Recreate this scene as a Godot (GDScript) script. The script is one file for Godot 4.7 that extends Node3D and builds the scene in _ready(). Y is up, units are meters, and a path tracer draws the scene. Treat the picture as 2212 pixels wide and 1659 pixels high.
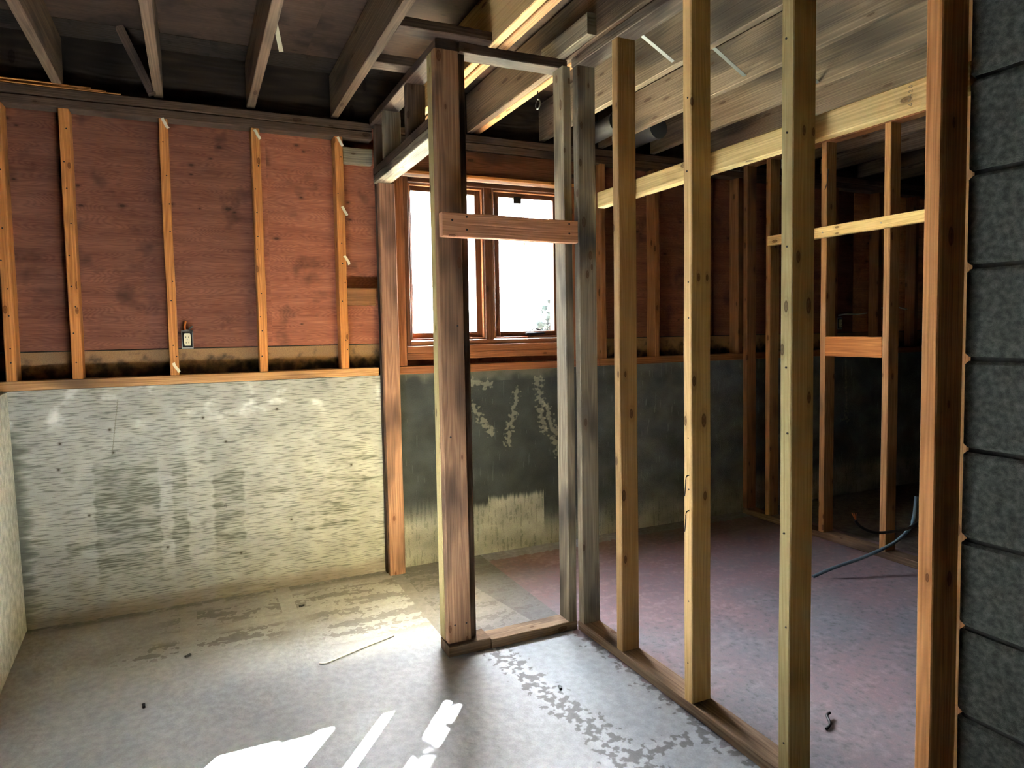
extends Node3D
# Unfinished basement: concrete pony wall, open stud framing, one window in the back wall.
# x runs along the back wall, y is up, z comes towards the camera; floor at y = 0, back wall face at z = 0.

const SUN_TO := Vector3(0.485, 0.572, -0.64)
const SKY_L := 1.75
const AUREOLE := 4.0
const AUREOLE_W := 28.0
var rng := RandomNumberGenerator.new()
var M := {}
var used := {}
const RT := 2.70     # underside of the subfloor

func _ready():
	rng.seed = 77
	# ---- camera
	var cam := Camera3D.new()
	cam.name = "camera"
	add_child(cam)
	var f := 1485.085
	var near := 0.05
	cam.transform = Transform3D(cam_basis(-0.441201, -0.058557, -0.0168626), Vector3(0.874057, 1.33, 3.73245))
	cam.set_frustum(1659.0 / f * near, Vector2((1106.0 - 1121.378), (799.5425 - 829.5)) / f * near, near, 60.0)
	cam.current = true
	# ---- environment and sky
	var env := Environment.new()
	env.background_mode = Environment.BG_SKY
	var skym := PanoramaSkyMaterial.new()
	skym.panorama = hazy_sky()
	var sky := Sky.new()
	sky.sky_material = skym
	env.sky = sky
	env.background_energy_multiplier = 1.0
	env.tonemap_mode = Environment.TONE_MAPPER_LINEAR
	env.tonemap_exposure = 50.0
	env.sdfgi_enabled = true
	env.ssao_enabled = true
	env.ssil_enabled = true
	var we := WorldEnvironment.new()
	we.name = "world_environment"
	we.environment = env
	add_child(we)
	# ---- sun
	var sun := DirectionalLight3D.new()
	sun.name = "sun"
	sun.light_energy = 29.0
	sun.light_color = Color(0.91, 0.96, 1.0)
	sun.light_angular_distance = 0.6
	sun.shadow_enabled = true
	sun.sky_mode = DirectionalLight3D.SKY_MODE_LIGHT_ONLY
	add_child(sun)
	sun.look_at_from_position(SUN_TO * 10.0, Vector3.ZERO)

	make_materials()
	shell()
	windows()
	back_framing()
	ceiling_framing()
	doorway_partition()
	near_partition()
	far_partition()
	small_things()
	outside()
	set_groups()

# things of one kind that stand together carry one group
func set_groups():
	var by := {"floor_joist": "ceiling joists", "bridging_strap": "bridging straps between joists", "lath": "laths on the top plate", "paper_scrap": "scraps stuck on the left studs", "nailer": "nailers above the doorway", "cripple_stud": "cripple studs over the doorway header", "outlet_box": "outlet boxes on the back wall", "duct_stub": "duct stubs between the joists", "white_cable": "white cables in the far bays", "garden_tree": "trees outside the window", "window_trim": "casing boards of the window", "sill_plate": "sill plates on the concrete", "blocking": "blocks in the last left bay"}
	for o in get_children():
		if not o.has_meta("category"): continue
		var k := str(o.name).rstrip("0123456789").trim_suffix("_")
		var p: Vector3 = o.position
		if by.has(k): o.set_meta("group", by[k])
		elif k == "wall_stud":
			if p.z < 0.0: o.set_meta("group", "studs above the pale concrete" if p.x < 1.7 else "studs above the dark concrete")
			elif p.x > 4.0: o.set_meta("group", "studs of the far partition")
			elif p.x > 2.36 and p.z > 1.144: o.set_meta("group", "studs of the near partition")
		elif k == "top_plate" and p.z < 0.0: o.set_meta("group", "doubled top plates of the back wall")

# a hazy bright sky, paler towards the horizon and round the sun
func hazy_sky() -> ImageTexture:
	var W := 512
	var H := 256
	var im := Image.create(W, H, false, Image.FORMAT_RGBF)
	var sd := SUN_TO.normalized()
	for y in H:
		var el := PI * (0.5 - (y + 0.5) / H)
		for x in W:
			var az := TAU * (x + 0.5) / W
			var d := Vector3(sin(az) * cos(el), sin(el), -cos(az) * cos(el))
			var c := Color(0.25, 0.25, 0.22)
			if el > 0.0:
				var t: float = sin(el)
				c = Color(1.0, 1.0, 1.0).lerp(Color(0.62, 0.78, 1.0), pow(t, 0.6))
				var a: float = acos(clampf(d.dot(sd), -1.0, 1.0)) / deg_to_rad(AUREOLE_W)
				c += Color(1, 1, 1) * AUREOLE * exp(-a * a)
			im.set_pixel(x, y, Color(c.r * SKY_L, c.g * SKY_L, c.b * SKY_L))
	return ImageTexture.create_from_image(im)

func cam_basis(yaw: float, pitch: float, roll: float) -> Basis:
	return Basis(Vector3.UP, yaw) * Basis(Vector3.RIGHT, pitch) * Basis(Vector3.BACK, roll)

# ------------------------------------------------------------------ naming
func put(o: Node3D, called: String, parent: Node = null):
	var key := called
	var p: Node = parent if parent else self
	var id := str(p.get_instance_id()) + called
	if used.has(id):
		key = "%s_%03d" % [called, used[id]]
		used[id] += 1
	else:
		used[id] = 1
	o.name = key
	p.add_child(o, true)
	return o

func tag(o: Node3D, label: String, category := "", group := ""):
	o.set_meta("label", label)
	if category != "": o.set_meta("category", category)
	if group != "": o.set_meta("group", group)
	return o

func thing(called: String, at: Vector3, label: String, category: String, group := "") -> Node3D:
	var o := Node3D.new()
	o.position = at
	put(o, called)
	tag(o, label, category, group)
	return o

func structure(called: String, at := Vector3.ZERO) -> Node3D:
	var o := Node3D.new()
	o.position = at
	put(o, called)
	o.set_meta("kind", "structure")
	return o

func mi(called: String, mesh: Mesh, m: Material, parent: Node = null, at := Vector3.ZERO) -> MeshInstance3D:
	var o := MeshInstance3D.new()
	o.mesh = mesh
	o.material_override = m
	o.position = at
	put(o, called, parent)
	return o

# ------------------------------------------------------------------ shapes
# A sawn board from a to b (centres of its ends), w and t its full width and thickness vectors.
func board_mesh(a: Vector3, b: Vector3, w: Vector3, t: Vector3, ch := 0.003, wob := 0.0012, segs := 6) -> ArrayMesh:
	var L := (b - a).length()
	var hw := w * 0.5
	var ht := t * 0.5
	var wl := w.length()
	var tl := t.length()
	var kw: float = 1.0 - 2.0 * ch / wl
	var kt: float = 1.0 - 2.0 * ch / tl
	var ring := [[1, kt], [kw, 1], [-kw, 1], [-1, kt], [-1, -kt], [-kw, -1], [kw, -1], [1, -kt]]
	var wn := w.normalized()
	var tn := t.normalized()
	var d := (b - a) / L
	var flip := w.cross(t).dot(d) < 0.0
	var LT: float = maxf(3.2, L + 0.05)
	var u0 := rng.randf() * (1.0 - L / LT)
	var v0 := rng.randf() * 0.35
	var p := PackedVector3Array()
	var n := PackedVector3Array()
	var uv := PackedVector2Array()
	var ids := PackedInt32Array()
	var tang := PackedFloat32Array()
	var offs := []
	var bow := wn * rng.randf_range(-1, 1) * wob * 1.6 + tn * rng.randf_range(-1, 1) * wob * 1.6
	for s in segs + 1:
		var q: float = float(s) / segs
		var jj := wn * rng.randf_range(-wob, wob) + tn * rng.randf_range(-wob, wob)
		if s == 0 or s == segs: jj = Vector3.ZERO
		offs.append(jj + bow * sin(q * PI))
	var v := v0
	for k in 8:
		var r0 = ring[k]
		var r1 = ring[(k + 1) % 8]
		var c0: Vector3 = hw * r0[0] + ht * r0[1]
		var c1: Vector3 = hw * r1[0] + ht * r1[1]
		var nn := ((c0 + c1)).normalized()
		# exact normal of the strip
		nn = (c1 - c0).cross(d).normalized()
		if nn.dot(c0 + c1) < 0: nn = -nn
		var wd := (c1 - c0).length()
		var base := p.size()
		for s in segs + 1:
			var q: float = float(s) / segs
			var o: Vector3 = a.lerp(b, q) + offs[s]
			p.append(o + c0); p.append(o + c1)
			n.append(nn); n.append(nn)
			uv.append(Vector2(u0 + q * L / LT, v)); uv.append(Vector2(u0 + q * L / LT, v + wd / 0.55))
			for z in 2: tang.append_array([d.x, d.y, d.z, 1.0])
		for s in segs:
			var i := base + s * 2
			if flip:
				ids.append_array([i, i + 1, i + 2, i + 1, i + 3, i + 2])
			else:
				ids.append_array([i, i + 2, i + 1, i + 1, i + 2, i + 3])
		v += wd / 0.55
	for e in 2:
		var c := a if e == 0 else b
		var base := p.size()
		for k in 8:
			var r = ring[k]
			p.append(c + hw * r[0] + ht * r[1])
			n.append(-d if e == 0 else d)
			uv.append(Vector2(u0 + 0.01 * r[0], v0 + 0.06 + 0.03 * r[1]))
			tang.append_array([wn.x, wn.y, wn.z, 1.0])
		for k in range(1, 7):
			if (e == 0) != flip:
				ids.append_array([base, base + k, base + k + 1])
			else:
				ids.append_array([base, base + k + 1, base + k])
	var arr := []
	arr.resize(Mesh.ARRAY_MAX)
	arr[Mesh.ARRAY_VERTEX] = p
	arr[Mesh.ARRAY_NORMAL] = n
	arr[Mesh.ARRAY_TEX_UV] = uv
	arr[Mesh.ARRAY_TANGENT] = tang
	arr[Mesh.ARRAY_INDEX] = ids
	var me := ArrayMesh.new()
	me.add_surface_from_arrays(Mesh.PRIMITIVE_TRIANGLES, arr)
	return me

# A board given by its box; its longest side is its length; lean moves the far end.
func board(called: String, x0: float, x1: float, y0: float, y1: float, z0: float, z1: float, m: Material, parent: Node = null, lean := Vector3.ZERO, ch := 0.003, wob := 0.0012) -> MeshInstance3D:
	var s := Vector3(x1 - x0, y1 - y0, z1 - z0)
	var c := Vector3(x0 + x1, y0 + y1, z0 + z1) * 0.5
	var at := Vector3(c.x, y0, c.z)
	var ax: int = s.max_axis_index()
	var dirs := [Vector3.RIGHT, Vector3.UP, Vector3.BACK]
	var d: Vector3 = dirs[ax] * s[ax] * 0.5
	var w: Vector3 = dirs[(ax + 1) % 3] * s[(ax + 1) % 3]
	var t: Vector3 = dirs[(ax + 2) % 3] * s[(ax + 2) % 3]
	var me := board_mesh(c - d - at, c + d - at + lean, w, t, ch, wob)
	return mi(called, me, m, parent, at)

func bt(called: String, label: String, cat: String, x0, x1, y0, y1, z0, z1, m: Material, lean := Vector3.ZERO, group := "") -> MeshInstance3D:
	var o := board(called, x0, x1, y0, y1, z0, z1, m, null, lean)
	tag(o, label, cat, group)
	return o

# plain box with planar UVs from 0 to 1 on the big face (for slabs and panels)
func slab(x0: float, x1: float, y0: float, y1: float, z0: float, z1: float, uvk := 0.0) -> ArrayMesh:
	var st := SurfaceTool.new()
	st.begin(Mesh.PRIMITIVE_TRIANGLES)
	var X := [x0, x1]; var Y := [y0, y1]; var Z := [z0, z1]
	for ax in 3:
		for sd in 2:
			var n := Vector3.ZERO
			n[ax] = 1.0 if sd == 1 else -1.0
			var q := []
			for k in [[0, 0], [1, 0], [1, 1], [0, 1]]:
				var c := Vector3.ZERO
				c[ax] = [X, Y, Z][ax][sd]
				c[(ax + 1) % 3] = [X, Y, Z][(ax + 1) % 3][k[0]]
				c[(ax + 2) % 3] = [X, Y, Z][(ax + 2) % 3][k[1]]
				q.append(c)
			var order := [0, 2, 1, 0, 3, 2] if sd == 1 else [0, 1, 2, 0, 2, 3]
			for i in order:
				var c: Vector3 = q[i]
				st.set_normal(n)
				var g: Vector2
				if uvk > 0.0:
					g = Vector2(c.x if ax != 0 else c.z, c.z if ax == 1 else c.y) * uvk
				else:
					var fx := (c.x - x0) / (x1 - x0); var fy := 1.0 - (c.y - y0) / (y1 - y0); var fz := (c.z - z0) / (z1 - z0)
					g = Vector2(fx if ax != 0 else fz, fz if ax == 1 else fy)
				st.set_uv(g)
				st.add_vertex(c)
	st.generate_tangents()
	return st.commit()

# polygon in the xz plane (or any list of points) extruded is done with prisms: bottom ring and top ring of points
func prism(lo: Array, hi: Array, uvk := 1.0) -> ArrayMesh:
	var st := SurfaceTool.new()
	st.begin(Mesh.PRIMITIVE_TRIANGLES)
	st.set_smooth_group(-1)
	var n := lo.size()
	var cen := Vector3.ZERO
	for q in lo: cen += q
	for q in hi: cen += q
	cen /= 2.0 * n
	for i in n:
		var j := (i + 1) % n
		var q := [lo[i], lo[j], hi[j], hi[i]]
		tri_out(st, q[0], q[1], q[2], cen, uvk)
		tri_out(st, q[0], q[2], q[3], cen, uvk)
	for i in range(1, n - 1):
		tri_out(st, lo[0], lo[i], lo[i + 1], cen, uvk)
		tri_out(st, hi[0], hi[i], hi[i + 1], cen, uvk)
	st.generate_tangents()
	return st.commit()

func tri_out(st: SurfaceTool, a: Vector3, b: Vector3, c: Vector3, cen: Vector3, uvk: float):
	var n := (b - a).cross(c - a)
	if n.length() < 1e-12: return
	n = n.normalized()
	var out := n.dot((a + b + c) / 3.0 - cen) > 0.0
	var q := [a, c, b] if out else [a, b, c]
	if not out: n = -n
	for v in q:
		st.set_normal(n)
		var an := n.abs()
		var g := Vector2(v.z, -v.y) if an.x > an.y and an.x > an.z else (Vector2(v.x, v.z) if an.y > an.z else Vector2(v.x, -v.y))
		st.set_uv(g * uvk)
		st.add_vertex(v)

# tube along points
func tube(pts: Array, r: float, sides := 8, st: SurfaceTool = null) -> SurfaceTool:
	if st == null:
		st = SurfaceTool.new()
		st.begin(Mesh.PRIMITIVE_TRIANGLES)
	var rings := []
	for i in pts.size():
		var d: Vector3 = (pts[mini(i + 1, pts.size() - 1)] - pts[maxi(i - 1, 0)]).normalized()
		var u := d.cross(Vector3.UP if absf(d.y) < 0.9 else Vector3.RIGHT).normalized()
		var w := u.cross(d)
		var ring := []
		for k in sides:
			var an := TAU * k / sides
			ring.append([pts[i] + (u * cos(an) + w * sin(an)) * r, u * cos(an) + w * sin(an)])
		rings.append(ring)
	for i in pts.size() - 1:
		for k in sides:
			var k2 := (k + 1) % sides
			for e in [[i, k], [i, k2], [i + 1, k], [i, k2], [i + 1, k2], [i + 1, k]]:
				st.set_normal(rings[e[0]][e[1]][1])
				st.set_uv(Vector2(e[0] * 0.2, e[1] * 0.1))
				st.add_vertex(rings[e[0]][e[1]][0])
	for e in 2:
		var ring = rings[0] if e == 0 else rings[-1]
		var d: Vector3 = (pts[0] - pts[1]).normalized() if e == 0 else (pts[-1] - pts[-2]).normalized()
		for k in range(1, sides - 1):
			var tr := [0, k + 1, k] if e == 0 else [0, k, k + 1]
			for q in tr:
				st.set_normal(d)
				st.set_uv(Vector2.ZERO)
				st.add_vertex(ring[q][0])
	return st

func smooth_pts(ctrl: Array, n := 24) -> Array:
	var c := Curve3D.new()
	for i in ctrl.size():
		var tn: Vector3 = (ctrl[mini(i + 1, ctrl.size() - 1)] - ctrl[maxi(i - 1, 0)]) / 6.0
		c.add_point(ctrl[i], -tn, tn)
	var out := []
	var L := c.get_baked_length()
	for i in n + 1:
		out.append(c.sample_baked(L * i / n, true))
	return out

func disc(c: Vector3, n: Vector3, r: float, h: float) -> ArrayMesh:
	return tube([c - n * 0.002, c + n * h], r, 8).commit()

func nail(parent: Node, at_world: Vector3, n: Vector3, r := 0.004, m: Material = null, called := "nail_head"):
	var p: Vector3 = at_world - (parent as Node3D).position
	mi(called, disc(Vector3.ZERO, n, r, 0.0012), m if m else M.rust, parent, p)

# ------------------------------------------------------------------ textures
func nz(sd: int, w: int, h: int, freq: float, oct: int, sx := 1, sy := 1) -> PackedByteArray:
	var n := FastNoiseLite.new()
	n.noise_type = FastNoiseLite.TYPE_SIMPLEX_SMOOTH
	n.seed = sd
	n.frequency = freq
	n.fractal_octaves = oct
	var im := n.get_image(maxi(4, w / sx), maxi(4, h / sy), false, false, true)
	im.convert(Image.FORMAT_L8)
	if sx > 1 or sy > 1: im.resize(w, h, Image.INTERPOLATE_CUBIC)
	return im.get_data()

func tex(data: PackedByteArray, w: int, h: int) -> ImageTexture:
	return ImageTexture.create_from_image(Image.create_from_data(w, h, false, Image.FORMAT_RGB8, data))

func bumptex(data: PackedByteArray, w: int, h: int, k: float) -> ImageTexture:
	var im := Image.create_from_data(w, h, false, Image.FORMAT_L8, data)
	im.convert(Image.FORMAT_RGBA8)
	im.bump_map_to_normal_map(k)
	return ImageTexture.create_from_image(im)

# table of 64 x 64 colours: grain from dark to light, then towards a stain colour
func lut(dark: Color, light: Color, stain: Color) -> PackedByteArray:
	var t := PackedByteArray()
	t.resize(4096 * 3)
	for s in 64:
		for g in 64:
			var c := dark.lerp(light, g / 63.0).lerp(stain, s / 63.0)
			var i := (s * 64 + g) * 3
			t[i] = int(c.r * 255); t[i + 1] = int(c.g * 255); t[i + 2] = int(c.b * 255)
	return t

func wood_tex(sd: int, dark: Color, light: Color, stain: Color, samt: float, knots: int) -> Array:
	var W := 2048
	var H := 512
	var g1 := nz(sd, W, H, 0.11, 3, 40, 1)
	var g2 := nz(sd + 1, W, H, 0.012, 2, 20, 1)
	var g3 := nz(sd + 2, W, H, 0.018, 3, 8, 4)
	var sn := PackedByteArray()
	sn.resize(256)
	for i in 256: sn[i] = int(127.5 + 127.5 * sin(i * TAU / 256.0))
	var T := lut(dark, light, stain)
	var d := PackedByteArray()
	d.resize(W * H * 3)
	var gr := PackedByteArray()
	gr.resize(W * H)
	var cut := int(255 * (1.0 - samt))
	var i := 0
	for y in H:
		for x in W:
			var r: int = sn[(g2[i] * 9 + y) & 255]
			var g: int = (g1[i] * 5 + r * 2 + g2[i]) >> 3
			var s: int = (g3[i] - cut)
			s = 0 if s < 0 else (s >> 1 if s < 120 else 60)
			gr[i] = g
			var k: int = ((s << 6) + (g >> 2)) * 3
			var j: int = i * 3
			d[j] = T[k]; d[j + 1] = T[k + 1]; d[j + 2] = T[k + 2]
			i += 1
	var r2 := RandomNumberGenerator.new()
	r2.seed = sd
	for q in knots:
		var kx := r2.randi_range(60, W - 61)
		var ky := r2.randi_range(24, H - 25)
		var rad := r2.randf_range(3.5, 9.0)
		for y in range(maxi(0, ky - 40), mini(H, ky + 40)):
			for x in range(maxi(0, kx - 60), mini(W, kx + 60)):
				var e := sqrt(pow((x - kx) * 0.62, 2) + pow(y - ky, 2)) / rad
				if e > 2.6: continue
				var j := (y * W + x) * 3
				var kk := 0.0
				if e < 1.0: kk = 0.55 + 0.08 * sin(e * 9.0)
				else: kk = (2.6 - e) / 1.6 * (0.16 + 0.05 * sin(e * 8.0))
				d[j] = int(lerpf(d[j], 62, kk)); d[j + 1] = int(lerpf(d[j + 1], 38, kk)); d[j + 2] = int(lerpf(d[j + 2], 22, kk))
	return [tex(d, W, H), bumptex(gr, W, H, 1.5)]

func ply_tex(sd: int, dark: Color, light: Color, stain: Color, samt: float) -> Array:
	var W := 1024
	var H := 1024
	var g1 := nz(sd, W, H, 0.10, 2, 24, 1)
	var g2 := nz(sd + 1, W, H, 0.014, 2, 6, 1)
	var g3 := nz(sd + 2, W, H, 0.009, 4, 2, 2)
	var sn := PackedByteArray()
	sn.resize(256)
	for i in 256: sn[i] = int(255.0 * pow(0.5 + 0.5 * sin(i * TAU / 256.0), 0.7))
	var T := lut(dark, light, stain)
	var d := PackedByteArray()
	d.resize(W * H * 3)
	var cut := int(255 * (1.0 - samt))
	var i := 0
	for y in H:
		for x in W:
			var r: int = sn[(g2[i] * 14) & 255]
			var g: int = (g1[i] * 3 + r * 2 + g2[i] * 3) >> 3
			var s: int = g3[i] - cut
			s = 0 if s < 0 else (s >> 1 if s < 100 else 50)
			var k: int = ((s << 6) + (g >> 2)) * 3
			var j: int = i * 3
			d[j] = T[k]; d[j + 1] = T[k + 1]; d[j + 2] = T[k + 2]
			i += 1
	var r2 := RandomNumberGenerator.new()
	r2.seed = sd
	for q in 26:
		var kx := r2.randi_range(30, W - 31)
		var ky := r2.randi_range(20, H - 21)
		var rad := r2.randf_range(2.5, 7.0)
		for y in range(ky - 20, ky + 20):
			for x in range(kx - 30, kx + 30):
				var e := sqrt(pow((x - kx) * 0.55, 2) + pow(y - ky, 2)) / rad
				if e > 2.4: continue
				var j := (y * W + x) * 3
				var kk := 0.55 if e < 0.9 else (2.4 - e) / 1.5 * 0.3
				d[j] = int(lerpf(d[j], 34, kk)); d[j + 1] = int(lerpf(d[j + 1], 22, kk)); d[j + 2] = int(lerpf(d[j + 2], 18, kk))
	return [tex(d, W, H), null]

# pale sheathing strip, mould climbing unevenly from its lower edge
func strip_tex() -> Array:
	var W := 1024
	var H := 96
	var n1 := nz(71, W, H, 0.02, 4)
	var n2 := nz(72, W, H, 0.3, 2)
	var d := PackedByteArray()
	d.resize(W * H * 3)
	for y in H:
		for x in W:
			var i := y * W + x
			var a: float = n1[i] / 255.0
			var v: float = 0.9 + 0.2 * (n2[i] / 255.0 - 0.5)
			var k: float = sstep(0.20, 0.85, float(y) / H + (a - 0.5) * 0.75) * 0.88
			d[i * 3] = int(lerpf(150.0, 34.0, k) * v); d[i * 3 + 1] = int(lerpf(116.0, 28.0, k) * v); d[i * 3 + 2] = int(lerpf(80.0, 25.0, k) * v)
	return [tex(d, W, H), null]

func mat(t: Array, tint := Color.WHITE, rough := 0.85, uvs := Vector3.ONE) -> StandardMaterial3D:
	var m := StandardMaterial3D.new()
	if t.size() and t[0]: m.albedo_texture = t[0]
	m.albedo_color = tint
	m.roughness = rough
	m.metallic_specular = 0.3
	m.uv1_scale = uvs
	if t.size() > 1 and t[1]:
		m.normal_enabled = true
		m.normal_texture = t[1]
		m.normal_scale = 0.6
	return m

func flat(c: Color, rough := 0.8, metal := 0.0) -> StandardMaterial3D:
	var m := StandardMaterial3D.new()
	m.albedo_color = c
	m.roughness = rough
	m.metallic = metal
	return m

func sstep(a: float, b: float, x: float) -> float:
	var t := clampf((x - a) / (b - a), 0.0, 1.0)
	return t * t * (3.0 - 2.0 * t)

func bare_concrete_tex() -> Array:
	# x 0.10 .. 1.80, y 0 .. 1.10
	var W := 1360
	var H := 880
	var g1 := nz(11, W, H, 0.16, 3, 14, 1)
	var g2 := nz(12, W, H, 0.02, 3, 7, 1)
	var g3 := nz(13, W, H, 0.012, 4, 2, 2)
	var g4 := nz(14, W, H, 0.35, 2)
	var d := PackedByteArray()
	d.resize(W * H * 3)
	var gr := PackedByteArray()
	gr.resize(W * H)
	var colw := PackedFloat32Array()
	colw.resize(W)
	for x in W:
		var px := 0.10 + 1.70 * x / W
		var a := 0.0
		for e in [[0.30, 0.36, 0.5], [0.42, 0.70, 1.0], [0.745, 0.82, 0.75], [0.87, 0.90, 0.35], [0.93, 1.08, 0.8], [1.12, 1.42, 0.22], [1.46, 1.70, 0.42]]:
			a = maxf(a, e[2] * sstep(e[0] - 0.01, e[0] + 0.015, px) * (1.0 - sstep(e[1] - 0.015, e[1] + 0.01, px)))
		colw[x] = a
	var i := 0
	for y in H:
		var py := 1.10 * (1.0 - float(y) / H)
		var band: float = sstep(0.10, 0.3, py) * (1.0 - sstep(0.62, 0.82, py))
		var low: float = 1.0 - sstep(0.0, 0.13, py)
		var high: float = sstep(0.88, 0.98, py)
		for x in W:
			var px := 0.10 + 1.70 * x / W
			var n1: float = g1[i] / 255.0
			var n2: float = g2[i] / 255.0
			var n3: float = g3[i] / 255.0
			var n4: float = g4[i] / 255.0
			var line: float = clampf((n1 - 0.56) * 5.0, 0.0, 1.0)
			var mold: float = clampf((n2 * 0.7 + n3 * 0.5 + colw[x] * 0.40 - 0.76) * 3.4, 0.0, 1.0) * band * (0.30 + 0.75 * clampf((n1 - 0.40) * 4.0, 0.0, 1.0))
			var v: float = 0.86 + 0.16 * (n3 - 0.5) + 0.10 * (n4 - 0.5) - line * 0.24
			if px < 0.20: mold = maxf(mold, clampf((0.20 - px) * 16.0 + (n2 - 0.5) * 1.6 - 0.3, 0.0, 0.75) * (1.0 - sstep(0.85, 1.0, py)))
			var whit: float = clampf((n3 + 0.3 * n2 - 0.80) * 4.0, 0.0, 1.0) * high
			var r: float = v * 182.0
			var g: float = v * 178.0
			var b: float = v * 166.0
			var q: float = minf(0.85, mold)
			r = lerpf(r, 84.0, q); g = lerpf(g, 84.0, q); b = lerpf(b, 72.0, q)
			var dirt: float = clampf(low * (0.5 + n2) - 0.25, 0.0, 0.6)
			r = lerpf(r, 118.0, dirt); g = lerpf(g, 104.0, dirt); b = lerpf(b, 94.0, dirt)
			r = lerpf(r, 226.0, whit * 0.6); g = lerpf(g, 226.0, whit * 0.6); b = lerpf(b, 220.0, whit * 0.6)
			var j: int = i * 3
			d[j] = clampi(int(r), 0, 255); d[j + 1] = clampi(int(g), 0, 255); d[j + 2] = clampi(int(b), 0, 255)
			gr[i] = int(127 + 60 * (n4 - 0.5) - 50 * line)
			i += 1
	# form-tie holes, cracks
	for h in [[0.50, 0.90], [0.51, 0.79], [0.90, 0.93], [1.0, 0.80], [1.62, 0.62], [0.30, 0.85], [0.29, 0.73], [1.30, 0.36], [0.72, 0.30], [1.05, 0.22], [0.40, 0.5], [1.25, 0.95]]:
		spot(d, W, H, int((h[0] - 0.10) / 1.70 * W), int((1.0 - h[1] / 1.10) * H), 5.0, Color(0.25, 0.22, 0.18))
	var cx := 0.54
	for k in 60:
		cx += sin(k * 1.7) * 0.0012 - 0.0006
		spot(d, W, H, int((cx - 0.10) / 1.70 * W), int((1.0 - (1.04 - k * 0.0045) / 1.10) * H), 1.4, Color(0.42, 0.40, 0.34))
	# a small pencilled 4
	var o4 := Vector2((0.985 - 0.10) / 1.70 * W, (1.0 - 0.475 / 1.10) * H)
	for st4 in [[3, -9, -4, 2], [-4, 2, 4, 3], [3, -9, 3, 9]]:
		for k in 12:
			var t4 := k / 11.0
			spot(d, W, H, int(o4.x + lerpf(st4[0], st4[2], t4)), int(o4.y + lerpf(st4[1], st4[3], t4)), 0.9, Color(0.30, 0.28, 0.26))
	return [tex(d, W, H), bumptex(gr, W, H, 2.0)]

func spot(d: PackedByteArray, W: int, H: int, x: int, y: int, r: float, c: Color):
	for yy in range(maxi(0, y - int(r * 2)), mini(H, y + int(r * 2) + 1)):
		for xx in range(maxi(0, x - int(r * 2)), mini(W, x + int(r * 2) + 1)):
			var e := Vector2(xx - x, yy - y).length() / r
			if e > 2.0: continue
			var k := 0.85 if e < 0.8 else (2.0 - e) / 1.2 * 0.35
			var j := (yy * W + xx) * 3
			d[j] = int(lerpf(d[j], c.r * 255, k)); d[j + 1] = int(lerpf(d[j + 1], c.g * 255, k)); d[j + 2] = int(lerpf(d[j + 2], c.b * 255, k))

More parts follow.
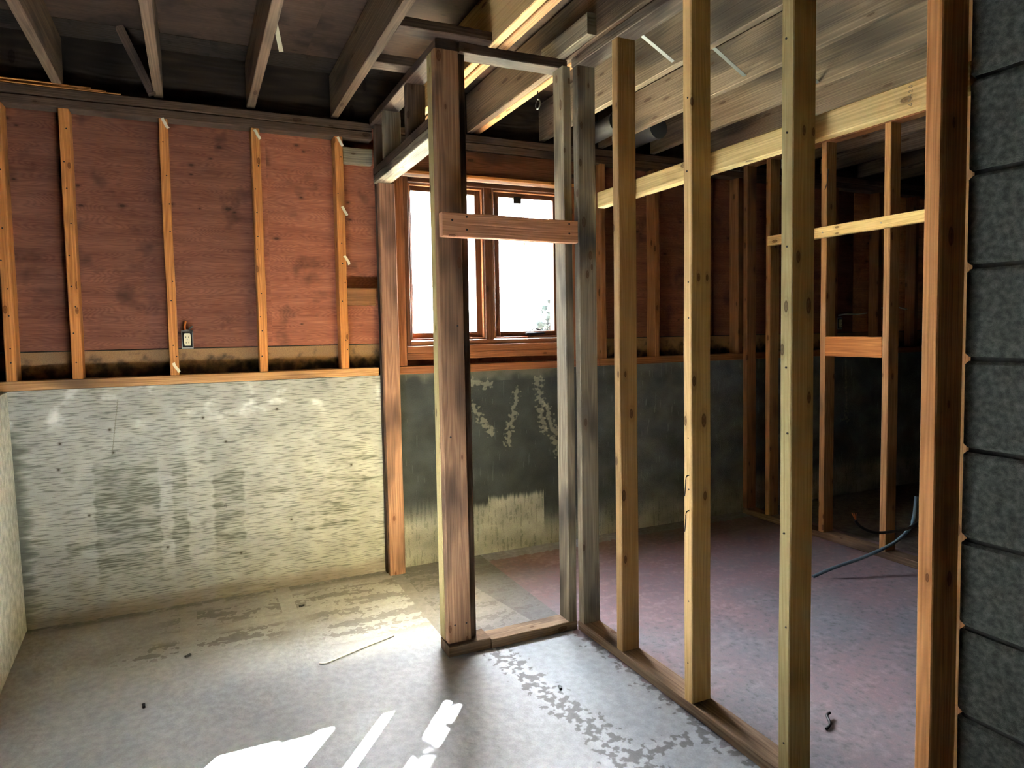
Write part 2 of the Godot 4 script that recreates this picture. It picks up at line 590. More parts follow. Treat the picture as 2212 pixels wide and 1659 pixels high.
func painted_concrete_tex() -> Array:
	# x 1.80 .. 6.80, y 0 .. 1.10
	var W := 2048
	var H := 512
	var g1 := nz(21, W, H, 0.12, 2, 1, 12)
	var g2 := nz(22, W, H, 0.02, 3, 2, 2)
	var g3 := nz(23, W, H, 0.3, 2)
	var g4 := nz(24, W, H, 0.06, 2)
	var d := PackedByteArray()
	d.resize(W * H * 3)
	var edge := PackedFloat32Array(); edge.resize(W)
	var soft := PackedFloat32Array(); soft.resize(W)
	for x in W:
		var px := 1.80 + 5.0 * x / W
		var e := 0.18
		var s := 0.16
		if px < 2.31: e = 0.30; s = 0.09
		elif px < 2.42: e = 0.29; s = 0.02
		elif px < 2.79: e = 0.335; s = 0.02
		elif px < 4.4: e = 0.16; s = 0.12
		else: e = 0.24; s = 0.05
		edge[x] = e; soft[x] = s
	var marks := [[2.31, 1.04, 2.44, 1.02, 0.022], [2.33, 0.90, 2.45, 0.73, 0.022], [2.62, 0.97, 2.55, 0.66, 0.022], [2.76, 1.03, 2.80, 0.72, 0.026], [2.82, 0.86, 2.90, 0.56, 0.026], [5.45, 0.62, 5.45, 0.60, 0.03], [5.44, 1.05, 5.45, 0.66, 0.008], [4.62, 0.98, 4.63, 0.96, 0.03], [4.75, 0.52, 4.85, 0.48, 0.04]]
	var i := 0
	for y in H:
		var py := 1.10 * (1.0 - float(y) / H)
		for x in W:
			var px := 1.80 + 5.0 * x / W
			var n1: float = g1[i] / 255.0
			var n2: float = g2[i] / 255.0
			var n3: float = g3[i] / 255.0
			var n4: float = g4[i] / 255.0
			var v: float = 0.88 + 0.35 * (n2 - 0.5) + 0.14 * (n3 - 0.5) + (0.22 if n1 > 0.82 else 0.0)
			var r: float = lerpf(58.0, 104.0, sstep(2.9, 3.6, px)) * v  # paint colour lightened towards the right, standing in for light missing there
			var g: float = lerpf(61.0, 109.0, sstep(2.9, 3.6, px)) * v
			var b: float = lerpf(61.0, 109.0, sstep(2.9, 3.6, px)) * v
			var bare: float = 1.0 - sstep(edge[x] - soft[x], edge[x] + soft[x], py + (n2 - 0.5) * 0.03 + (n1 - 0.5) * 0.03)
			var drip: float = 0.45 if n1 > 0.62 and n4 > 0.4 else 0.0
			if bare > 0.0:
				var vb: float = 0.86 + 0.3 * (n2 - 0.5) + 0.15 * (n3 - 0.5) - drip * 0.25
				r = lerpf(r, 160.0 * vb, bare); g = lerpf(g, 157.0 * vb, bare); b = lerpf(b, 146.0 * vb, bare)
			if py > 1.04 and px < 2.9:
				var t: float = sstep(1.03, 1.10, py + (n2 - 0.5) * 0.10) * 0.35
				r = lerpf(r, 150.0, t); g = lerpf(g, 144.0, t); b = lerpf(b, 124.0, t)
			var j: int = i * 3
			d[j] = clampi(int(r), 0, 255); d[j + 1] = clampi(int(g), 0, 255); d[j + 2] = clampi(int(b), 0, 255)
			i += 1
	for m in marks:
		var a := Vector2(m[0], m[1]); var c := Vector2(m[2], m[3])
		var x0 := int((minf(a.x, c.x) - 0.08 - 1.8) / 5.0 * W); var x1 := int((maxf(a.x, c.x) + 0.08 - 1.8) / 5.0 * W)
		var y0 := int((1.0 - (maxf(a.y, c.y) + 0.06) / 1.1) * H); var y1 := int((1.0 - (minf(a.y, c.y) - 0.06) / 1.1) * H)
		for y in range(maxi(0, y0), mini(H, y1)):
			for x in range(maxi(0, x0), mini(W, x1)):
				var p := Vector2(1.8 + 5.0 * x / W, 1.1 * (1.0 - float(y) / H))
				var t := clampf((p - a).dot(c - a) / (c - a).length_squared(), 0, 1)
				var n: float = g4[y * W + x] / 255.0
				var e: float = (p - a.lerp(c, t)).length() / m[4] + (n - 0.5) * 3.0
				if e < 1.0:
					var k := clampf((1.0 - e) * 0.8, 0.0, 0.42)
					var j := (y * W + x) * 3
					d[j] = int(lerpf(d[j], 176, k)); d[j + 1] = int(lerpf(d[j + 1], 168, k)); d[j + 2] = int(lerpf(d[j + 2], 146, k))
	return [tex(d, W, H), bumptex(g3, W, H, 1.0)]

func floor_tex() -> Array:
	# x 0 .. 4.6, z -0.05 .. 3.40
	var W := 2048
	var H := 1536
	var n1 := nz(31, W, H, 0.05, 4)
	var n2 := nz(32, W, H, 0.022, 4, 3, 1)
	var n3 := nz(33, W, H, 0.006, 3, 2, 2)
	var n4 := nz(34, W, H, 0.35, 2)
	var d := PackedByteArray()
	d.resize(W * H * 3)
	var i := 0
	for y in H:
		var z := -0.05 + 3.45 * y / H
		for x in W:
			var px := 4.6 * x / W
			var a: float = n1[i] / 255.0
			var s: float = n2[i] / 255.0
			var l: float = n3[i] / 255.0
			var f: float = n4[i] / 255.0
			var v: float = 0.93 + 0.14 * (a - 0.5) + 0.12 * (f - 0.5) + 0.16 * (l - 0.5)
			var r := 178.0; var g := 178.0; var b := 177.0
			var dk := 0.0
			var seam: float = px + (0.0 if z < 1.08 else (s - 0.5) * 0.10)
			if seam < 1.80:
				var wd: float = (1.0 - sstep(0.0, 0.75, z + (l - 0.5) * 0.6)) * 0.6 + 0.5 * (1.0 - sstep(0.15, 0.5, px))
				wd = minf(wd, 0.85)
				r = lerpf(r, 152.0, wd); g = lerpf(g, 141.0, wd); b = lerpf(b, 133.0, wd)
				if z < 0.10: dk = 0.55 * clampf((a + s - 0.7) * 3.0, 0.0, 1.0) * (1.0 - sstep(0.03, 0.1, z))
				var zone: float = sstep(0.08, 0.16, z) * (1.0 - sstep(0.30, 0.38, z)) * sstep(0.55, 0.85, px)
				zone = maxf(zone, sstep(0.40, 0.47, z + (px - 1.0) * 0.02) * (1.0 - sstep(0.56, 0.66, z)) * sstep(0.45, 0.6, px) * (1.0 - sstep(1.10, 1.3, px)))
				zone = maxf(zone, sstep(1.22, 1.4, px) * sstep(0.06, 0.15, z) * (1.0 - sstep(0.72, 0.86, z)) * 0.9)
				dk = maxf(dk, zone * (0.50 if s * 0.65 + a * 0.5 > 0.60 else 0.0))
				if absf(px - 0.80) < 0.035 and z > 0.12 and z < 0.60: dk *= 0.15
				if absf(px - 1.24) < 0.035 and z < 0.35: dk *= 0.15
			elif seam < 2.36:
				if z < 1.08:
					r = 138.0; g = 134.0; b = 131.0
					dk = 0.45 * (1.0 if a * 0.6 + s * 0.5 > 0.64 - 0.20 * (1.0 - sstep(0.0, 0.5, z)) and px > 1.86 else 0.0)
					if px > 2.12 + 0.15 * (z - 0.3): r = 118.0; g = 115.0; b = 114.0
				else:
					var bl: float = sstep(1.80, 2.15, px)
					r = lerpf(174.0, 162.0, bl); g = lerpf(175.0, 166.0, bl); b = lerpf(175.0, 169.0, bl)
					var e1: float = sstep(2.26, 2.37, px + (s - 0.5) * 0.12)
					var e2: float = 1.0 - sstep(0.02, 0.09, absf(px - 1.96 - 0.10 * (z - 1.2)) + (a - 0.5) * 0.06)
					var e3: float = (1.0 - sstep(0.01, 0.06, absf(z - 1.90 - 0.05 * px) + (a - 0.5) * 0.05)) * sstep(1.9, 2.0, px)
					var e := maxf(e1 * 0.9, maxf(e2, e3))
					if e > 0.25: dk = 0.5 * (1.0 - sstep(-0.03, 0.03, a * 0.7 + s * 0.3 - 0.24 - 0.26 * e))
					if e > 0.5 and dk < 0.1: r += 10.0; g += 10.0; b += 10.0
			else:
				var red: float = clampf(1.25 - 0.42 * z - 0.10 * maxf(0.0, px - 3.0) + (l - 0.5) * 1.1 + (a - 0.5) * 0.5, 0.0, 1.0)
				if z < 0.10 + 0.05 * a: red = 0.1
				r = lerpf(136.0, 130.0, red); g = lerpf(135.0, 104.0, red); b = lerpf(140.0, 106.0, red)
				if z < 1.1 and px > 3.4 and z < 0.35: dk = 0.5 * sstep(0.3, 0.7, a)
				var wn: float = sstep(0.60, 0.78, s * 0.5 + a * 0.6)
				wn = 0.5 * wn + clampf((l - 0.45) * 1.6, 0.0, 0.7)
				r += 12.0 * wn; g += 17.0 * wn; b += 17.0 * wn
				if z > 1.2: dk = 0.3 * (1.0 - sstep(0.18, 0.34, a))
			r = lerpf(r, 92.0, dk) * v; g = lerpf(g, 87.0, dk) * v; b = lerpf(b, 84.0, dk) * v
			var j: int = i * 3
			d[j] = clampi(int(r), 0, 255); d[j + 1] = clampi(int(g), 0, 255); d[j + 2] = clampi(int(b), 0, 255)
			i += 1
	return [tex(d, W, H), bumptex(n1, W, H, 1.2)]

func rough_tex(sd: int, c: Color, amp: float) -> Array:
	var W := 512
	var a := nz(sd, W, W, 0.03, 4)
	var b := nz(sd + 1, W, W, 0.35, 2)
	var d := PackedByteArray()
	d.resize(W * W * 3)
	for i in W * W:
		var v: float = 1.0 + amp * ((a[i] + b[i]) / 255.0 - 1.0)
		d[i * 3] = clampi(int(c.r * 255 * v), 0, 255); d[i * 3 + 1] = clampi(int(c.g * 255 * v), 0, 255); d[i * 3 + 2] = clampi(int(c.b * 255 * v), 0, 255)
	return [tex(d, W, W), bumptex(b, W, W, 3.0)]

func make_materials():
	var warm := wood_tex(101, Color(0.52, 0.36, 0.22), Color(0.80, 0.62, 0.42), Color(0.28, 0.21, 0.16), 0.36, 40)
	var pale := wood_tex(202, Color(0.72, 0.60, 0.40), Color(0.90, 0.80, 0.58), Color(0.56, 0.44, 0.28), 0.2, 22)
	var dull := wood_tex(303, Color(0.38, 0.33, 0.28), Color(0.62, 0.56, 0.48), Color(0.20, 0.18, 0.17), 0.45, 40)
	var ply := ply_tex(404, Color(0.38, 0.22, 0.17), Color(0.62, 0.42, 0.32), Color(0.26, 0.17, 0.14), 0.30)
	var low := strip_tex()
	var sub := ply_tex(505, Color(0.24, 0.18, 0.14), Color(0.38, 0.29, 0.23), Color(0.13, 0.10, 0.09), 0.42)
	M.orange = mat(warm, Color(1.08, 0.95, 0.80))
	M.fir = mat(warm)
	M.brown = mat(warm, Color(0.78, 0.72, 0.72))
	M.rosy = mat(dull, Color(1.12, 0.94, 0.88))
	M.taupe = mat(dull, Color(1.06, 0.90, 0.78))
	M.dark = mat(dull, Color(0.62, 0.55, 0.52))
	M.gray = mat(dull, Color(1.0, 1.02, 0.98))
	M.blackish = mat(dull, Color(0.36, 0.33, 0.32))  # very dark wood tint, for the rim board and first subfloor row
	M.joist = mat(dull, Color(0.82, 0.75, 0.68))
	M.joistr = mat(dull, Color(0.80, 0.78, 0.76))
	M.plate = mat(dull, Color(1.0, 0.94, 0.88))
	M.pale = mat(pale, Color(1.08, 1.08, 1.02))
	M.pine = mat(pale, Color(0.97, 0.92, 0.88))
	M.cleat = mat(warm, Color(1.06, 1.0, 1.1))
	M.mid = mat(pale, Color(0.73, 0.67, 0.63))
	M.tan = mat(warm, Color(1.18, 1.1, 1.02))
	M.weather = mat(pale, Color(0.78, 0.80, 0.78))
	M.ply = mat(ply, Color(0.90, 0.88, 0.88), 0.8, Vector3(0.8, 0.8, 1))
	M.ply2 = mat(ply, Color(1.12, 1.06, 1.02), 0.8, Vector3(0.8, 0.8, 1))
	M.plypale = mat(ply, Color(1.45, 1.5, 1.35), 0.85, Vector3(0.8, 0.8, 1))
	M.strip = mat(low, Color.WHITE, 0.9)
	M.sub = mat(sub, Color(0.84, 0.84, 0.84), 0.9, Vector3(0.7, 0.7, 1))
	M.trim = mat(warm, Color(0.76, 0.65, 0.66), 0.5)
	M.trimred = mat(warm, Color(0.54, 0.45, 0.46), 0.5)
	M.bare = mat(bare_concrete_tex(), Color.WHITE, 0.95)
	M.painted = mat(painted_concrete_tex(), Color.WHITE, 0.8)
	M.floor = mat(floor_tex(), Color.WHITE, 0.86)
	M.block = mat(rough_tex(61, Color(0.30, 0.305, 0.275), 0.6), Color.WHITE, 0.95, Vector3(3, 3, 1))
	M.mortar = mat(rough_tex(63, Color(0.20, 0.20, 0.185), 0.3), Color.WHITE, 0.95, Vector3(3, 3, 1))
	M.concrete = mat(rough_tex(65, Color(0.71, 0.69, 0.62), 0.3), Color.WHITE, 0.95, Vector3(1.2, 1.2, 1))
	M.concrete.normal_scale = 0.25
	M.farfloor = mat(rough_tex(67, Color(0.42, 0.39, 0.37), 0.35), Color.WHITE, 0.9, Vector3(1, 1, 1))
	M.rust = flat(Color(0.16, 0.12, 0.10), 0.6, 0.4)
	M.steel = flat(Color(0.62, 0.62, 0.60), 0.4, 0.8)
	M.galv = flat(Color(0.26, 0.27, 0.27), 0.6, 0.2)
	M.blackmetal = flat(Color(0.10, 0.10, 0.11), 0.5, 0.5)
	M.ivory = flat(Color(0.80, 0.76, 0.62), 0.5)
	M.slot = flat(Color(0.05, 0.05, 0.05), 0.8)
	M.copper = flat(Color(0.75, 0.42, 0.20), 0.4, 0.7)
	M.blackcable = flat(Color(0.07, 0.06, 0.06), 0.5)
	M.bluecable = flat(Color(0.33, 0.42, 0.46), 0.5)
	M.whitecable = flat(Color(0.82, 0.80, 0.74), 0.6)
	M.paper = flat(Color(0.86, 0.80, 0.68), 0.9)
	M.stick = flat(Color(0.90, 0.88, 0.82), 0.6)
	M.earth = mat(rough_tex(69, Color(0.40, 0.38, 0.30), 0.5), Color.WHITE, 1.0)
	M.glass = StandardMaterial3D.new()
	M.glass.albedo_color = Color(0.95, 0.98, 0.97, 0.06)
	M.glass.transparency = BaseMaterial3D.TRANSPARENCY_ALPHA
	M.glass.roughness = 0.02
	M.leaf = flat(Color(0.16, 0.28, 0.10), 0.7)
	M.leafteal = flat(Color(0.05, 0.10, 0.09), 0.8)
	M.bark = flat(Color(0.25, 0.18, 0.12), 0.9)
	M.white = flat(Color(0.85, 0.84, 0.80), 0.7)

# ------------------------------------------------------------------ the setting
func shell():
	var fl := structure("floor")
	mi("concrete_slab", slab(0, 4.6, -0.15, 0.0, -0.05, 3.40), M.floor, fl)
	mi("concrete_slab", slab(4.6, 7.0, -0.15, 0.0, -0.05, 5.9, 1.0), M.farfloor, fl)
	mi("concrete_slab", slab(-0.3, 4.6, -0.15, 0.0, 3.40, 5.9, 1.0), M.farfloor, fl)
	# back wall: concrete, then plywood sheathing behind the studs
	var bw := structure("wall_back")
	mi("bare_concrete", slab(0.10, 1.80, 0.0, 1.092, -0.25, 0.0), M.bare, bw)
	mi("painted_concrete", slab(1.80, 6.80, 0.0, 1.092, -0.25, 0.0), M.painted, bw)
	# lower strip of pale sheathing and the sheets above it
	for e in [[0.0, 1.93], [2.98, 4.9], [4.91, 6.8]]:
		mi("sheathing_strip", slab(e[0], e[1], 1.09, 1.263, -0.112, -0.092), M.strip, bw)
	for e in [[0.0, 1.194], [1.1965, 1.93], [2.98, 4.20], [4.205, 5.62]]:
		mi("plywood_sheet", slab(e[0], e[1], 1.268, 2.45, -0.108, -0.09, 1.0), M.ply2 if e[0] > 1.0 and e[0] < 1.5 else M.ply, bw)
	mi("plywood_sheet", slab(5.625, 6.8, 1.268, 2.45, -0.108, -0.0905, 1.0), M.plypale, bw)
	mi("plywood_sheet", slab(1.93, 2.98, 2.24, 2.45, -0.108, -0.09, 1.0), M.ply, bw)
	mi("plywood_sheet", slab(1.93, 2.98, 1.09, 1.20, -0.108, -0.09, 1.0), M.ply, bw)
	# outer siding closes the wall round the window
	for e in [[-0.3, 1.94, 1.0, 2.9], [2.96, 7.0, 1.0, 2.9], [1.94, 2.96, 1.0, 1.24], [1.94, 2.96, 2.20, 2.9]]:
		mi("siding", slab(e[0], e[1], e[2], e[3], -0.20, -0.115, 1.0), M.mortar, bw)
	mi("rim_board", slab(-0.1, 6.9, 2.452, RT, -0.09, -0.05, 0.5), M.blackish, bw)
	# left wall: concrete slightly out of square, plywood above
	var lw := structure("wall_left")
	var q := func(z): return 0.135 + 0.05 * z
	for e in [[-0.2, 1.6, M.concrete], [1.6, 5.9, M.mortar]]:
		mi("foundation", prism([Vector3(-0.2, 0, e[0]), Vector3(q.call(e[0]), 0, e[0]), Vector3(q.call(e[1]), 0, e[1]), Vector3(-0.2, 0, e[1])],
			[Vector3(-0.2, 1.088, e[0]), Vector3(q.call(e[0]) - 0.02, 1.088, e[0]), Vector3(q.call(e[1]) - 0.02, 1.088, e[1]), Vector3(-0.2, 1.088, e[1])], 1.0), e[2], lw)
	for e in [[-0.1, 1.12], [1.124, 2.34], [2.344, 3.56], [3.564, 5.9]]:
		mi("plywood_sheet", slab(-0.03, 0.0, 1.088, RT, e[0], e[1], 1.0), M.ply, lw)
	# far right and the wall behind the camera
	var rw := structure("wall_right")
	mi("concrete", slab(6.8, 7.0, 0.0, 2.9, -0.2, 5.9, 1.0), M.mortar, rw)
	var nw := structure("wall_front")
	mi("concrete", slab(-0.3, 7.0, 0.0, 2.9, 5.6, 5.9, 1.0), M.mortar, nw)
	# subfloor overhead: sheets butt over the joists
	var ce := structure("ceiling")
	var zs := [-0.12, 0.155, 1.375, 2.60, 3.82, 5.9]
	for i in zs.size() - 1:
		var xs := [-0.3, 1.20, 3.66, 6.9] if i % 2 == 0 else [-0.3, 0.79, 2.43, 4.84, 6.9]
		for k in xs.size() - 1:
			mi("subfloor_sheet", slab(xs[k] + 0.002, xs[k + 1] - 0.002, RT, RT + 0.018, zs[i] + 0.002, zs[i + 1] - 0.002, 1.0), M.blackish if i == 0 else M.sub, ce)
	mi("upper_floor", slab(-0.4, 7.0, RT + 0.02, RT + 0.14, -0.2, 5.9, 1.0), M.dark, ce)
	block_wall()

# concrete block wall beside the camera: rounded end blocks, recessed joints
func block_wall():
	var w := structure("wall_block", Vector3(2.42, 0, 2.768))
	var h := 0.2027
	var r := 0.022
	var depth := 0.19
	for i in range(-1, 13):
		var y0: float = maxf(0.0, 0.0325 + h * i + 0.005)
		var y1: float = minf(0.0325 + h * (i + 1) - 0.005, 2.46)
		if y1 - y0 < 0.02: continue
		var z := 0.0
		var k := 0
		while z < 2.8:
			var ln: float = 0.397 if (i + 16) % 2 == 0 or k > 0 else 0.196
			var z1: float = minf(z + ln, 2.81)
			mi("concrete_block", block_mesh(z, z1, y0, y1, depth, r if k == 0 else 0.004), M.block, w)
			z = z1 + 0.010
			k += 1
	mi("mortar", slab(0.009, depth - 0.009, 0.0, 2.46, 0.016, 2.81, 1.0), M.mortar, w)

func block_mesh(z0: float, z1: float, y0: float, y1: float, d: float, r: float) -> ArrayMesh:
	var e := 0.007
	var prof := []     # outline in xz, counterclockwise; pillowed at top and bottom edge
	for k in 7:
		var a := PI / 2.0 * k / 6.0
		prof.append(Vector2(r - r * sin(a), z0 + r - r * cos(a)))
	for p in [Vector2(0, z1), Vector2(d, z1)]: prof.append(p)
	for k in 7:
		var a := PI / 2.0 * k / 6.0
		prof.append(Vector2(d - r + r * cos(a), z0 + r - r * sin(a)))
	var c := Vector2(d * 0.5, (z0 + z1) * 0.5)
	var st := SurfaceTool.new()
	st.begin(Mesh.PRIMITIVE_TRIANGLES)
	var ys := [y0, y0 + e, y1 - e, y1]
	var ins := [e, 0.0, 0.0, e]
	var n := prof.size()
	var ring := []
	for j in 4:
		var rr := []
		for p in prof:
			var v: Vector2 = p - c
			var q: Vector2 = c + v - v.normalized() * ins[j]
			rr.append(Vector3(q.x, ys[j], q.y))
		ring.append(rr)
	var cen := Vector3(c.x, (y0 + y1) * 0.5, c.y)
	for j in 3:
		for i in n:
			var i2 := (i + 1) % n
			tri_out(st, ring[j][i], ring[j][i2], ring[j + 1][i2], cen, 1.0)
			tri_out(st, ring[j][i], ring[j + 1][i2], ring[j + 1][i], cen, 1.0)
	for j in [0, 3]:
		for i in range(1, n - 1):
			tri_out(st, ring[j][0], ring[j][i], ring[j][i + 1], cen, 1.0)
	st.generate_tangents()
	return st.commit()

func windows():
	var w := structure("window_1", Vector3(2.47, 1.25, -0.03))
	var o := Vector3(2.47, 1.25, -0.03)
	var fr := func(nm, x0, x1, y0, y1, z0, z1, m, par = w): 
		var s := Vector3(x1 - x0, y1 - y0, z1 - z0)
		var base: Vector3 = o if par == w else Vector3.ZERO
		var b := board(nm, x0, x1, y0, y1, z0, z1, m, null, Vector3.ZERO, 0.002, 0.0002)
		b.get_parent().remove_child(b)
		b.position -= base
		put(b, nm, par)
		return b
	# frame: jambs, head, sill, mullion
	fr.call("jamb", 1.950, 1.976, 1.25, 2.185, -0.14, -0.004, M.trimred)
	fr.call("jamb", 2.962, 2.990, 1.25, 2.185, -0.14, -0.004, M.trimred)
	fr.call("head", 1.976, 2.962, 2.158, 2.185, -0.14, -0.004, M.trimred)
	fr.call("sill", 1.976, 2.962, 1.25, 1.276, -0.14, -0.004, M.trim)
	fr.call("mullion", 2.434, 2.484, 1.276, 2.158, -0.14, -0.012, M.trimred)
	for k in 2:
		var x0: float = 1.978 if k == 0 else 2.486
		var x1: float = 2.432 if k == 0 else 2.960
		var gx0: float = 2.004 if k == 0 else 2.540
		var gx1: float = 2.388 if k == 0 else 2.906
		var y0 := 1.278
		var y1 := 2.156
		# stops in front of the sash, stepped
		fr.call("stop", x0, x0 + 0.012, y0, y1, -0.045, -0.018, M.trim)
		fr.call("stop", x1 - 0.012, x1, y0, y1, -0.045, -0.018, M.trim)
		fr.call("stop", x0 + 0.012, x1 - 0.012, y1 - 0.012, y1, -0.045, -0.018, M.trim)
		fr.call("stop", x0 + 0.012, x1 - 0.012, y0, y0 + 0.012, -0.045, -0.018, M.trim)
		# sash
		fr.call("sash_stile", x0, gx0, y0, y1, -0.085, -0.045, M.trimred)
		fr.call("sash_stile", gx1, x1, y0, y1, -0.085, -0.045, M.trimred)
		fr.call("sash_rail", gx0, gx1, y0, 1.322, -0.085, -0.045, M.trimred)
		fr.call("sash_rail", gx0, gx1, 2.118, y1, -0.085, -0.045, M.trimred)
		mi("pane", slab(gx0, gx1, 1.322, 2.118, -0.066, -0.062), M.glass, w, -o)
		# thin muntins with small brackets where they cross
		var gx := (gx0 + gx1) * 0.5
		fr.call("muntin", gx - 0.0035, gx + 0.0035, 1.322, 2.118, -0.078, -0.070, M.white)
		for j in 2:
			var gy := 1.322 + 0.796 * (j + 1) / 3.0
			fr.call("muntin", gx0, gx1, gy - 0.0035, gy + 0.0035, -0.078, -0.0705, M.white)
			fr.call("muntin_clip", gx - 0.018, gx + 0.004, gy - 0.005, gy + 0.006, -0.08, -0.067, M.weather)
		# sash crank at the bottom
		fr.call("crank_base", gx - 0.02, gx + 0.10, 1.300, 1.314, -0.045, -0.020, M.blackmetal)
		mi("crank_handle", tube(smooth_pts([Vector3(gx, 1.318, -0.03), Vector3(gx + 0.03, 1.335, -0.02), Vector3(gx + 0.075, 1.326, -0.018)], 10), 0.004, 6).commit(), M.blackmetal, w, -o)
	fr.call("sash_latch", 2.638, 2.688, 2.086, 2.126, -0.062, -0.04, M.blackmetal)
	# rough-opening framing round the window
	bt("window_trim", "orange-brown flat casing board up the left side of the window", "trim", 1.898, 1.948, 1.14, 2.20, -0.055, 0.004, M.trim)
	bt("window_trim", "casing board up the right side of the window, behind the doorway posts", "trim", 2.992, 3.042, 1.14, 2.20, -0.055, 0.004, M.trim)
	bt("window_stool", "upper of two orange-brown boards under the window", "trim", 1.948, 2.992, 1.209, 1.249, -0.06, 0.012, M.trim)
	bt("window_apron", "lower of two orange-brown boards under the window, above the dark gap", "trim", 1.948, 2.992, 1.170, 1.2085, -0.06, 0.004, M.trim)
	bt("head_ledge", "thin light-edged strip along the top of the window", "trim", 1.90, 3.04, 2.201, 2.219, -0.085, 0.012, M.orange)
	bt("window_header", "brown header board above the window under the top plates", "header", 1.90, 3.18, 2.221, 2.360, -0.085, -0.012, M.trimred)

func back_framing():
	# sill plate on the concrete: three lengths
	bt("sill_plate", "reddish sill plate on the pale concrete, left of the doorway post", "sill plate", 0.0, 1.785, 1.093, 1.137, -0.09, 0.004, M.fir)
	bt("sill_plate", "orange-brown sill plate on the concrete under the window", "sill plate", 1.885, 3.20, 1.093, 1.137, -0.09, 0.004, M.trim)
	bt("sill_plate", "dark sill plate on the black-painted concrete, right of the window", "sill plate", 3.205, 6.79, 1.093, 1.137, -0.09, 0.004, M.brown)
	# double top plates
	bt("top_plate", "lower of the doubled top plates over the left studs", "top plate", 0.0, 1.785, 2.363, 2.404, -0.09, 0.0, M.dark)
	bt("top_plate", "upper of the doubled top plates over the left studs, joists resting on it", "top plate", 0.0, 1.785, 2.4085, 2.449, -0.09, 0.003, M.dark)
	bt("top_plate", "lower of the doubled top plates over the window", "top plate", 1.885, 4.40, 2.363, 2.404, -0.09, 0.0, M.dark)
	bt("top_plate", "upper of the doubled top plates over the window", "top plate", 1.885, 4.36, 2.4085, 2.449, -0.09, 0.003, M.dark)
	bt("top_plate", "lower of the doubled top plates over the studs beyond the far partition", "top plate", 4.404, 6.78, 2.363, 2.404, -0.09, 0.0, M.dark)
	bt("top_plate", "upper of the doubled top plates over the studs beyond the far partition", "top plate", 4.364, 6.78, 2.4085, 2.449, -0.09, 0.003, M.dark)
	# studs: [x0, x1, label]
	var studs := [
		[0.113, 0.155, "orange stud in the left corner, leftmost of the studs above the pale concrete", M.orange],
		[0.363, 0.405, "first orange stud right of the left corner, two pale scars down its face", M.orange],
		[0.766, 0.805, "orange stud with the electrical outlet box fixed to its side", M.orange],
		[1.175, 1.216, "orange stud right of the outlet stud, a torn scrap at its top", M.orange],
		[1.585, 1.628, "orange stud with short blocks to its right, next to the doorway post", M.orange],
		[3.222, 3.261, "brown stud just right of the window, behind the end of the yellow rail", M.brown],
		[3.634, 3.674, "brown stud between first and second near-partition studs, above dark concrete", M.brown],
		[4.04, 4.08, "back wall stud mostly hidden by the second near-partition stud", M.brown],
		[4.352, 4.392, "brown back wall stud standing against the end of the far partition", M.brown],
		[4.86, 4.90, "back wall stud hidden behind the tall weathered near stud", M.brown],
		[5.30, 5.345, "back wall stud with the far outlet box on its right side", M.brown],
		[5.80, 5.84, "back wall stud right of the far plywood joint", M.brown],
		[6.24, 6.28, "farthest right back wall stud, beyond the far partition", M.brown]]
	for s in studs:
		var o := bt("wall_stud", s[2], "stud", s[0], s[1], 1.138, 2.362, -0.09, 0.0, s[3])
		if s[0] < 1.6:
			for k in 9:
				nail(o, Vector3(rng.randf_range(s[0] + 0.008, s[1] - 0.008), 1.2 + 0.128 * k + rng.randf_range(-0.05, 0.05), 0.0), Vector3.BACK, 0.0035)
	# blocks in the last bay
	bt("blocking", "upper short grey block between last left stud and the doorway post", "blocking", 1.629, 1.786, 2.235, 2.318, -0.06, -0.015, M.gray)
	bt("blocking", "lower short pale block between last left stud and the doorway post", "blocking", 1.629, 1.786, 1.478, 1.572, -0.06, -0.015, M.brown)
	# a stud of the left wall seen edge-on and laths on the plate
	bt("corner_stud", "corner stud of the left wall above the concrete", "stud", 0.004, 0.09, 1.089, 2.44, 0.03, 0.07, M.orange)
	for k in 3:
		bt("lath", ["bottom lath of the short stack on the top plate at upper left", "middle lath of the short stack on the top plate at upper left", "top lath of the short stack on the top plate at upper left"][k], "lath", 0.02, 0.615 - 0.06 * k, 2.4495 + 0.0075 * k, 2.4565 + 0.0075 * k, -0.045 - 0.004 * k, 0.002 - 0.003 * k, M.orange)

func joist(x0: float, x1: float, label: String, m: Material, zend := 5.55, z0 := -0.048):
	var y0 := 2.450
	var y1 := 2.474
	var ztop := RT - 0.003
	# bottoms rise slightly into the room; the top is trimmed to the subfloor
	var xm := (x0 + x1) * 0.5
	var me := board_mesh(Vector3(0, (y0 + ztop) * 0.5 - y0 + 0.006, z0), Vector3(0, (y1 + ztop) * 0.5 - y0 + 0.002, zend), Vector3(x1 - x0, 0, 0), Vector3(0, ztop - y1 - 0.004, 0), 0.003, 0.001, 8)
	var o := mi("floor_joist", me, m, null, Vector3(xm, y0, 0))
	tag(o, label, "joist")
	return o

